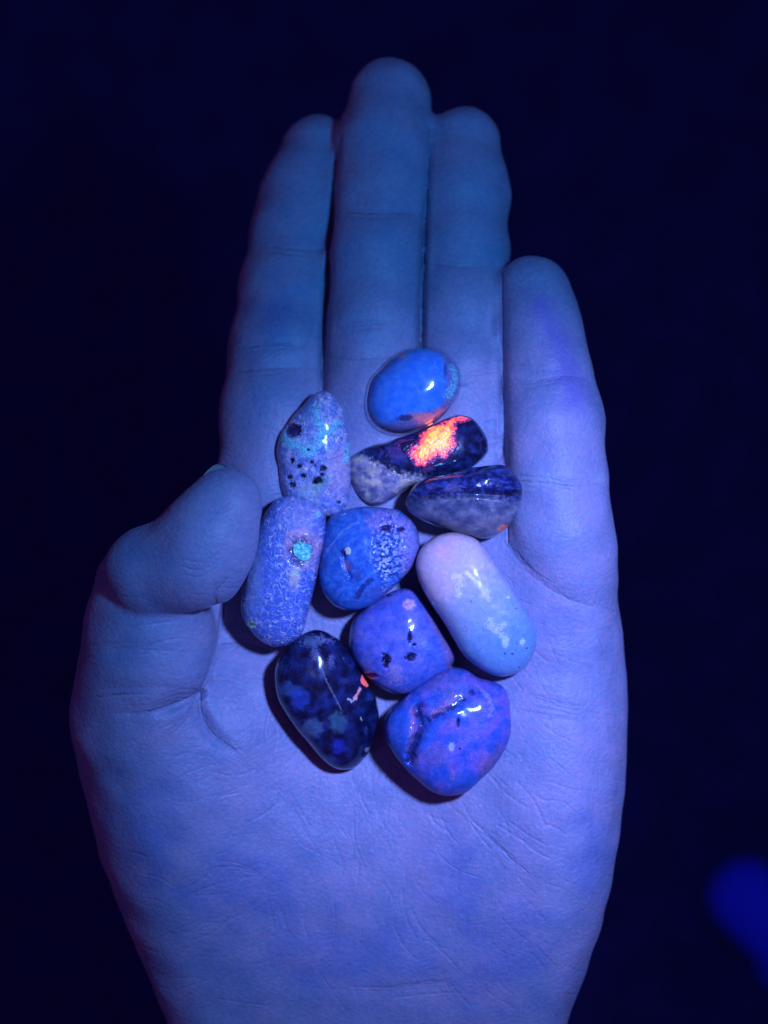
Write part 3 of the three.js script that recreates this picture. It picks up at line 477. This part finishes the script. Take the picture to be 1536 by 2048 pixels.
// 7. milky long pebble
makeStone({
  name: 'milky_stone', gain: 1.12, label: 'long milky pebble, pale lilac at one end and sky blue at the other', centre: [953, 1210], up: 7.6, down: 6, lift: 1.5, lean: [0, 0.05], square: 2.55, grain: 0.04, lumps: 0.35, coat: 1, coatRough: 0.13, bump: 0.00006,
  outline: [[897, 1065], [923, 1067], [952, 1078], [974, 1104], [996, 1135], [1016, 1164], [1038, 1199], [1058, 1231], [1071, 1262], [1072, 1290], [1061, 1321], [1038, 1344], [1007, 1353], [980, 1348], [952, 1332], [925, 1308], [908, 1281], [888, 1246], [868, 1217], [848, 1184], [834, 1149], [831, 1126], [839, 1100], [861, 1078]],
  paint(x, y) {
    const n = fbm(x / 26, y / 26, 2), f = fbm(x / 9, y / 9, 2), along = ((x - 890) * 0.46 + (y - 1085) * 0.89) / 250 + 0.18 * n;
    let c = mix3([156, 150, 246], [112, 134, 250], sstep(0.15, 0.6, along)), h = 0.5 + 0.1 * f; c = mix3(c, [80, 122, 248], sstep(0.55, 0.95, along));
    c = mix3(c, [186, 140, 240], 0.6 * blob(x, y, 882, 1104, 24, 16, 1.0, 16)); c = mix3(c, [176, 146, 238], 0.6 * blob(x, y, 905, 1080, 18, 12, 0.7, 9));
    c = mix3(c, [164, 144, 240], 0.5 * blob(x, y, 880, 1170, 24, 40, 0.6, 18));
    c = mix3(c, [186, 184, 246], 0.6 * stroke(x, y, [[905, 1150], [918, 1148], [912, 1176], [914, 1188]], 5, 1.0, 7));
    c = mix3(c, [206, 200, 248], 0.7 * stroke(x, y, [[930, 1142], [940, 1152], [956, 1166]], 4, 0.4)); c = mix3(c, [168, 170, 248], 0.55 * stroke(x, y, [[948, 1160], [964, 1182], [974, 1196]], 5, 0.5));
    const star = stroke(x, y, [[972, 1246], [988, 1256], [1004, 1244]], 6, 0.7, 7) + stroke(x, y, [[976, 1236], [984, 1254], [1000, 1266]], 6, 0.7, 7); c = mix3(c, [160, 174, 250], 0.6 * clamp(star));
    c = mix3(c, [176, 196, 252], 0.7 * (blob(x, y, 1007, 1278, 8, 13, 0.3, 8) + blob(x, y, 1041, 1280, 6, 7, 0.4, 6) + blob(x, y, 1013, 1192, 4, 3, 0.4, 5)));
    const sp = sstep(0.5, 0.72, n2(x / 5.5 + 3, y / 5.5)) * sstep(0.45, 0.85, along); c = mix3(c, [48, 98, 214], 0.55 * sp);
    for (const [a, b, q] of [[1006, 1303, 2.4], [1021, 1304, 2.6], [1050, 1293, 2], [1029, 1214, 1.6], [939, 1199, 1.5], [1029, 1283, 1.5], [1036, 1332, 1.8]]) c = mix3(c, [30, 50, 150], 0.85 * blob(x, y, a, b, q, q, 0.3, 2));
    return [c, h, 0.3];
  },
});
// 8. violet, pitted
const pits8 = [[772, 1312, 8.5, 9], [771, 1325, 5, 6], [820, 1308, 8.5, 7], [818, 1270, 4, 8.5], [827, 1284, 3, 2.4], [745, 1347, 10, 4], [777, 1190, 4, 1.6]];
makeStone({
  name: 'pitted_stone', label: 'rounded violet stone with a few black pits and a painted pink highlight', centre: [802, 1284], up: 7.2, down: 6, lift: 0.6, square: 2.5, lumps: 0.4, coat: 0.6, coatRough: 0.16, bump: 0.00010,
  outline: [[810, 1177], [828, 1180], [846, 1196], [862, 1217], [878, 1245], [892, 1269], [906, 1292], [912, 1311], [902, 1333], [882, 1355], [852, 1373], [821, 1386], [797, 1388], [774, 1381], [747, 1364], [727, 1344], [710, 1320], [699, 1295], [698, 1275], [702, 1252], [714, 1230], [739, 1209], [767, 1192], [789, 1181]],
  relief(x, y) { return -pits8.reduce((s, [a, b, rx, ry]) => s + 0.9 * blob(x, y, a, b, rx, ry, 0.8, 6), 0); },
  paint(x, y) {
    const n = fbm(x / 42, y / 42, 3), f = fbm(x / 9, y / 9, 2), k = ridge(x / 9, y / 12, 2);
    let c = mix3([50, 74, 236], [82, 92, 246], clamp(0.5 + 1.1 * n)), h = 0.5 + 0.25 * f;
    c = mix3(c, [112, 112, 242], 0.55 * sstep(0.3, 0.7, k) * blob(x, y, 770, 1285, 40, 46, 0.4, 18)); c = mix3(c, [126, 116, 236], 0.7 * blob(x, y, 792, 1342, 22, 20, 0.8, 9));
    c = mix3(c, [44, 78, 226], 0.6 * blob(x, y, 870, 1300, 24, 50, 0.5, 16) + 0.45 * blob(x, y, 830, 1350, 30, 20, 0.6, 14));
    c = mix3(c, [106, 84, 178], 0.8 * sstep(10, -2, polyDist(x, y, [[846, 1196], [862, 1217], [878, 1245], [892, 1269], [906, 1292], [912, 1311], [902, 1333], [894, 1318], [888, 1292], [872, 1262], [860, 1236]]) + 6 * fbm(x / 9, y / 9)) * 0.8);
    c = mix3(c, [190, 152, 242], 0.9 * blob(x, y, 817, 1206, 13, 11, 0.25, 12)); c = mix3(c, [120, 98, 214], 0.7 * stroke(x, y, [[809, 1206], [822, 1204]], 1.6, 0.3));  // pinkish highlight painted into the colour near the upper edge
    c = mix3(c, [46, 54, 176], 0.7 * sstep(0.3, 0.6, n2(x / 8, y / 8)) * blob(x, y, 770, 1362, 30, 14, 0.4, 12));
    c = mix3(c, [214, 92, 126], 0.7 * blob(x, y, 738, 1354, 9, 4, 0.4));
    for (const [a, b, rx, ry] of pits8) c = mix3(c, [10, 6, 54], blob(x, y, a, b, rx, ry, 0.8, 6));
    return [c, h, 0.42];
  },
});
// 9. dark teardrop
makeStone({
  name: 'dark_teardrop_stone', label: 'dark navy teardrop stone with blue blotches and one orange chip', centre: [655, 1402], up: 7.6, down: 6, lift: 1, lean: [-0.22, 0.08], square: 2.45, lumps: 0.45, coat: 1, coatRough: 0.1, bump: 0.00006,
  outline: [[626, 1258], [646, 1260], [667, 1271], [688, 1290], [705, 1315], [722, 1346], [740, 1375], [751, 1397], [757, 1427], [756, 1452], [749, 1483], [735, 1512], [717, 1533], [696, 1542], [674, 1539], [650, 1524], [623, 1493], [597, 1461], [575, 1428], [558, 1396], [552, 1367], [552, 1341], [559, 1317], [576, 1297], [597, 1274]],
  paint(x, y) {
    const n = fbm(x / 40, y / 46, 3), f = fbm(x / 20, y / 26, 2), k = ridge(x / 16 + y / 40, y / 10, 2);
    let c = mix3([8, 14, 66], [20, 38, 138], clamp(0.4 + 1.0 * n + 0.3 * f)), h = 0.5 + 0.2 * f;
    c = mix3(c, [44, 70, 168], 0.6 * sstep(0.35, 0.75, k) * blob(x, y, 590, 1310, 44, 36, 0.4, 16));
    c = mix3(c, [78, 104, 202], 0.8 * blob(x, y, 628, 1279, 22, 11, 0.8, 8)); c = mix3(c, [96, 104, 214], 0.75 * stroke(x, y, [[640, 1270], [652, 1276], [666, 1280]], 4, 0.9, 6));
    c = mix3(c, [38, 76, 186], 0.85 * blob(x, y, 582, 1372, 24, 16, 0.35, 22)); c = mix3(c, [32, 62, 214], 0.8 * blob(x, y, 604, 1392, 20, 22, 0.35, 22));
    c = mix3(c, [64, 96, 194], 0.85 * blob(x, y, 626, 1448, 22, 20, 0.35, 22)); c = mix3(c, [52, 92, 172], 0.8 * blob(x, y, 677, 1437, 18, 22, 0.35, 22));
    c = mix3(c, [26, 42, 214], 0.8 * blob(x, y, 678, 1488, 13, 17, 0.35, 22)); c = mix3(c, [44, 74, 176], 0.75 * blob(x, y, 656, 1518, 20, 12, 0.35, 22)); c = mix3(c, [48, 70, 150], 0.6 * stroke(x, y, [[566, 1408], [596, 1456], [630, 1500]], 7, 0.35, 22));
    c = mix3(c, [76, 96, 176], 0.8 * stroke(x, y, [[645, 1328], [652, 1348], [664, 1372], [676, 1396], [684, 1412]], 1.9, 0.5, 7));
    c = mix3(c, [86, 100, 206], 0.75 * (blob(x, y, 664, 1318, 7, 14, 0.7, 6) + blob(x, y, 632, 1300, 8, 12, 0.9, 5)));
    c = mix3(c, [40, 64, 170], 0.6 * blob(x, y, 742, 1392, 8, 8, 0.6) + 0.7 * blob(x, y, 732, 1457, 4, 9, 0.4) + 0.5 * blob(x, y, 690, 1357, 8, 6, 0.7));
    c = mix3(c, [150, 160, 226], 0.85 * (stroke(x, y, [[698, 1392], [704, 1397], [712, 1394]], 2.6, 0.5, 5) + blob(x, y, 734, 1498, 5, 6, 0.4) + stroke(x, y, [[722, 1430], [724, 1436]], 1.6, 0.4)));
    c = mix3(c, [216, 150, 216], 0.85 * stroke(x, y, [[710, 1392], [716, 1382], [720, 1374]], 3, 0.5, 5));
    return [c, h, 0.22];
  },
  parts({ part }) { part('glowing_orange_chip', [[721, 1356], [727, 1357], [733, 1366], [737, 1374], [736, 1380], [729, 1376], [722, 1371], [720, 1364]], 0.14, 0.1, new THREE.MeshPhysicalMaterial({ color: new THREE.Color().setRGB(0.5, 0.14, 0.12), emissive: new THREE.Color().setRGB(0.75, 0.08, 0.06), emissiveIntensity: 0.8, roughness: 0.4 })).userData = { label: 'small glowing orange chip' }; },
});
// 10. violet boulder with the crack
const crack10 = [[836, 1410], [836, 1424], [844, 1436], [838, 1456], [829, 1476], [822, 1496], [818, 1514]], crack10b = [[836, 1422], [858, 1428], [880, 1418], [898, 1408], [924, 1392], [953, 1372]];
makeStone({
  name: 'cracked_stone', label: 'large violet-blue stone with a dark forked crack, lowest on the palm', centre: [897, 1468], up: 8, down: 6.4, lift: 1, square: 2.6, lumps: 0.55, coat: 0.45, coatRough: 0.18, bump: 0.00009,
  outline: [[910, 1336], [937, 1343], [955, 1355], [988, 1364], [1006, 1374], [1017, 1396], [1021, 1427], [1021, 1462], [1012, 1492], [992, 1525], [961, 1558], [932, 1583], [906, 1590], [875, 1587], [848, 1572], [814, 1539], [787, 1507], [770, 1476], [767, 1451], [775, 1427], [797, 1406], [824, 1382], [859, 1358], [887, 1342]],
  relief(x, y) {
    const d1 = lineDist(x + 4 * n2(x / 24, y / 24), y, crack10), d2 = lineDist(x, y + 4 * n2(x / 24, y / 24), crack10b), left = sstep(834, 806, x) * sstep(1390, 1430, y), upper = inside(x, y, [[836, 1420], [858, 1426], [898, 1406], [953, 1370], [930, 1330], [860, 1345], [810, 1390]]);
    return -1.9 * Math.exp(-((d1 / 9) ** 2)) - 0.8 * Math.exp(-((d2 / 9) ** 2)) - (upper ? 0.5 * sstep(0, 14, d2) : 0) + 0.5 * left - 0.6 * blob(x, y, 913, 1436, 3, 8, 0.2);
  },
  paint(x, y) {
    const n = fbm(x / 48, y / 48, 3), f = fbm(x / 8, y / 8, 2);
    let c = mix3([36, 72, 240], [84, 80, 244], clamp(0.5 + 1.5 * n + (x - 900) / 400)), h = 0.5 + 0.35 * f;
    c = mix3(c, [32, 78, 238], 0.8 * (blob(x, y, 796, 1454, 24, 48, 0.4, 16) + blob(x, y, 925, 1410, 34, 20, 0.6, 14) + blob(x, y, 856, 1466, 12, 26, 0.5, 12) + blob(x, y, 930, 1555, 44, 18, 0.5, 14)));
    c = mix3(c, [76, 84, 200], 0.6 * blob(x, y, 900, 1366, 40, 30, 0.4, 14)); c = mix3(c, [108, 84, 196], 0.6 * blob(x, y, 870, 1502, 28, 22, 0.5, 16));
    const rustOrGlow = stroke(x, y, [[826, 1412], [826, 1440], [822, 1470], [816, 1494]], 6, 0.7, 10) + stroke(x, y, [[862, 1420], [884, 1410], [900, 1396], [906, 1388]], 7, 0.6, 9) + 0.7 * blob(x, y, 902, 1540, 6, 14, 0.5) + 0.7 * blob(x, y, 968, 1528, 16, 30, 0.5, 14) + 0.5 * blob(x, y, 900, 1436, 14, 8, 0.5);
    c = mix3(c, [146, 96, 168], 0.55 * clamp(rustOrGlow));
    c = mix3(c, [70, 76, 160], 0.5 * blob(x, y, 992, 1510, 14, 28, 0.5, 10) + 0.5 * blob(x, y, 826, 1510, 10, 20, 0.5));
    const d = Math.min(lineDist(x + 5 * fbm(x / 22, y / 22), y, crack10), lineDist(x, y + 9 * fbm(x / 22, y / 22), crack10b) + 3.5 + 5 * n2(x / 20, y / 20)); c = mix3(c, [22, 30, 120], 0.85 * sstep(10, 1, d + 4 * fbm(x / 16, y / 16)));
    c = mix3(c, [14, 18, 96], 0.95 * clamp(blob(x, y, 913, 1436, 3, 8, 0.2, 6) + blob(x, y, 916, 1487, 2.4, 2.4, 0.2)));
    c = mix3(c, [158, 172, 244], 0.8 * blob(x, y, 900, 1483, 7, 9, 0.5, 7)); c = mix3(c, [128, 112, 238], 0.6 * stroke(x, y, [[956, 1372], [972, 1386], [982, 1404], [976, 1424]], 4, 0.8, 7));  // the pale blob is a white highlight painted into the colour
    c = mix3(c, [140, 150, 246], 0.75 * sstep(0.62, 0.8, n2(x / 4, y / 4)) * (blob(x, y, 885, 1396, 40, 24, 0.3, 12) + blob(x, y, 975, 1420, 30, 40, 0.3, 12) * 0.6));
    return [c, h, 0.45];
  },
});

// ---------------------------------------------------------------- the blurred blue thing below the hand
{
  // the rounded end of a rolled blue cloth lying on the table, running out of the picture
  const k = (DIST + HAND_Y * 1000 - 20) / DIST / SCALE, at = (px, py) => [(px - CX) * k / 1000, (py - CY) * k / 1000];
  const roll = new THREE.Group(); roll.name = 'blue_bundle';
  const [x0, z0] = at(1496, 1796); roll.position.set(x0, 0, z0);
  roll.userData = { label: 'out of focus blue bundle with a rounded end, in the dark below the hand', category: 'bundle' };
  const dir = new THREE.Vector2(0.72, 0.69).normalize(), side = new THREE.Vector2(-dir.y, dir.x);
  const mat = new THREE.MeshStandardMaterial({ color: new THREE.Color().setRGB(0.002, 0.022, 0.93), roughness: 0.9 });
  function tube(name, off, y, r0, r1, len, flat, material) {
    const NR = 60, NA = 48, p = [], ix = [];
    for (let i = 0; i <= NR; i++) for (let j = 0; j <= NA; j++) {
      const t = i / NR, s = t < 0.25 ? -r0 * Math.cos(t / 0.25 * Math.PI / 2) : (t - 0.25) / 0.75 * len, a = 2 * Math.PI * j / NA;
      const R = (t < 0.25 ? r0 * Math.sin(t / 0.25 * Math.PI / 2) ** 0.8 : mix(r0, r1, (t - 0.25) / 0.75)) * (1 + 0.05 * n2(a * 1.5, s * 60));
      const u = off + R * Math.cos(a), v = y + R * flat * Math.sin(a);
      p.push(dir.x * s + side.x * u, v, dir.y * s + side.y * u);
      if (i < NR && j < NA) { const q = i * (NA + 1) + j; ix.push(q, q + 1, q + NA + 2, q, q + NA + 2, q + NA + 1); }
    }
    const g = new THREE.BufferGeometry(); g.setAttribute('position', new THREE.Float32BufferAttribute(p, 3)); g.setIndex(ix); g.computeVertexNormals();
    const m = new THREE.Mesh(g, material); m.name = name; roll.add(m); return m;
  }
  tube('roll', 0, 76 * k / 1000, 74 * k / 1000, 86 * k / 1000, 0.16, 1, mat);
  tube('loose_hem', 74 * k / 1000, 0.006, 18 * k / 1000, 24 * k / 1000, 0.13, 0.6, mat).position.set(0.026, 0, 0.026);
  shadows(roll); scene.add(roll);
}

// ---------------------------------------------------------------- the torch, held beside the camera
{
  const t = new THREE.Group(); t.name = 'ultraviolet_torch';
  t.userData = { label: 'small black ultraviolet torch held beside the camera above the hand', category: 'torch' };
  const black = new THREE.MeshStandardMaterial({ color: new THREE.Color().setRGB(0.02, 0.02, 0.022), roughness: 0.4, metalness: 0.6 });
  const lathe = (pts) => new THREE.LatheGeometry(pts.map(([r, y]) => new THREE.Vector2(r / 1000, y / 1000)), 48);
  const add = (name, g, m) => { const o = new THREE.Mesh(g, m); o.name = name; t.add(o); };
  add('barrel', lathe([[0, 96], [9, 96], [10, 95], [10, 92], [10, 28], [11, 27]]), black);
  add('head', lathe([[11, 27], [14.5, 20], [15, 18], [15, 4], [14, 3], [12.6, 3], [12.6, 6], [0, 7]]), black);
  add('lens', lathe([[0, 5.2], [12.5, 4.6]]), new THREE.MeshStandardMaterial({ color: new THREE.Color().setRGB(0.1, 0.1, 0.2), emissive: new THREE.Color().setRGB(0.5, 0.5, 1), emissiveIntensity: 1 }));
  const from = toWorld(...TORCH), back = from.clone().sub(toWorld(...TORCH_AIM)).normalize();
  t.position.copy(from); t.quaternion.setFromUnitVectors(new THREE.Vector3(0, 1, 0), back);
  shadows(t); scene.add(t);
}

renderer.render(scene, camera);
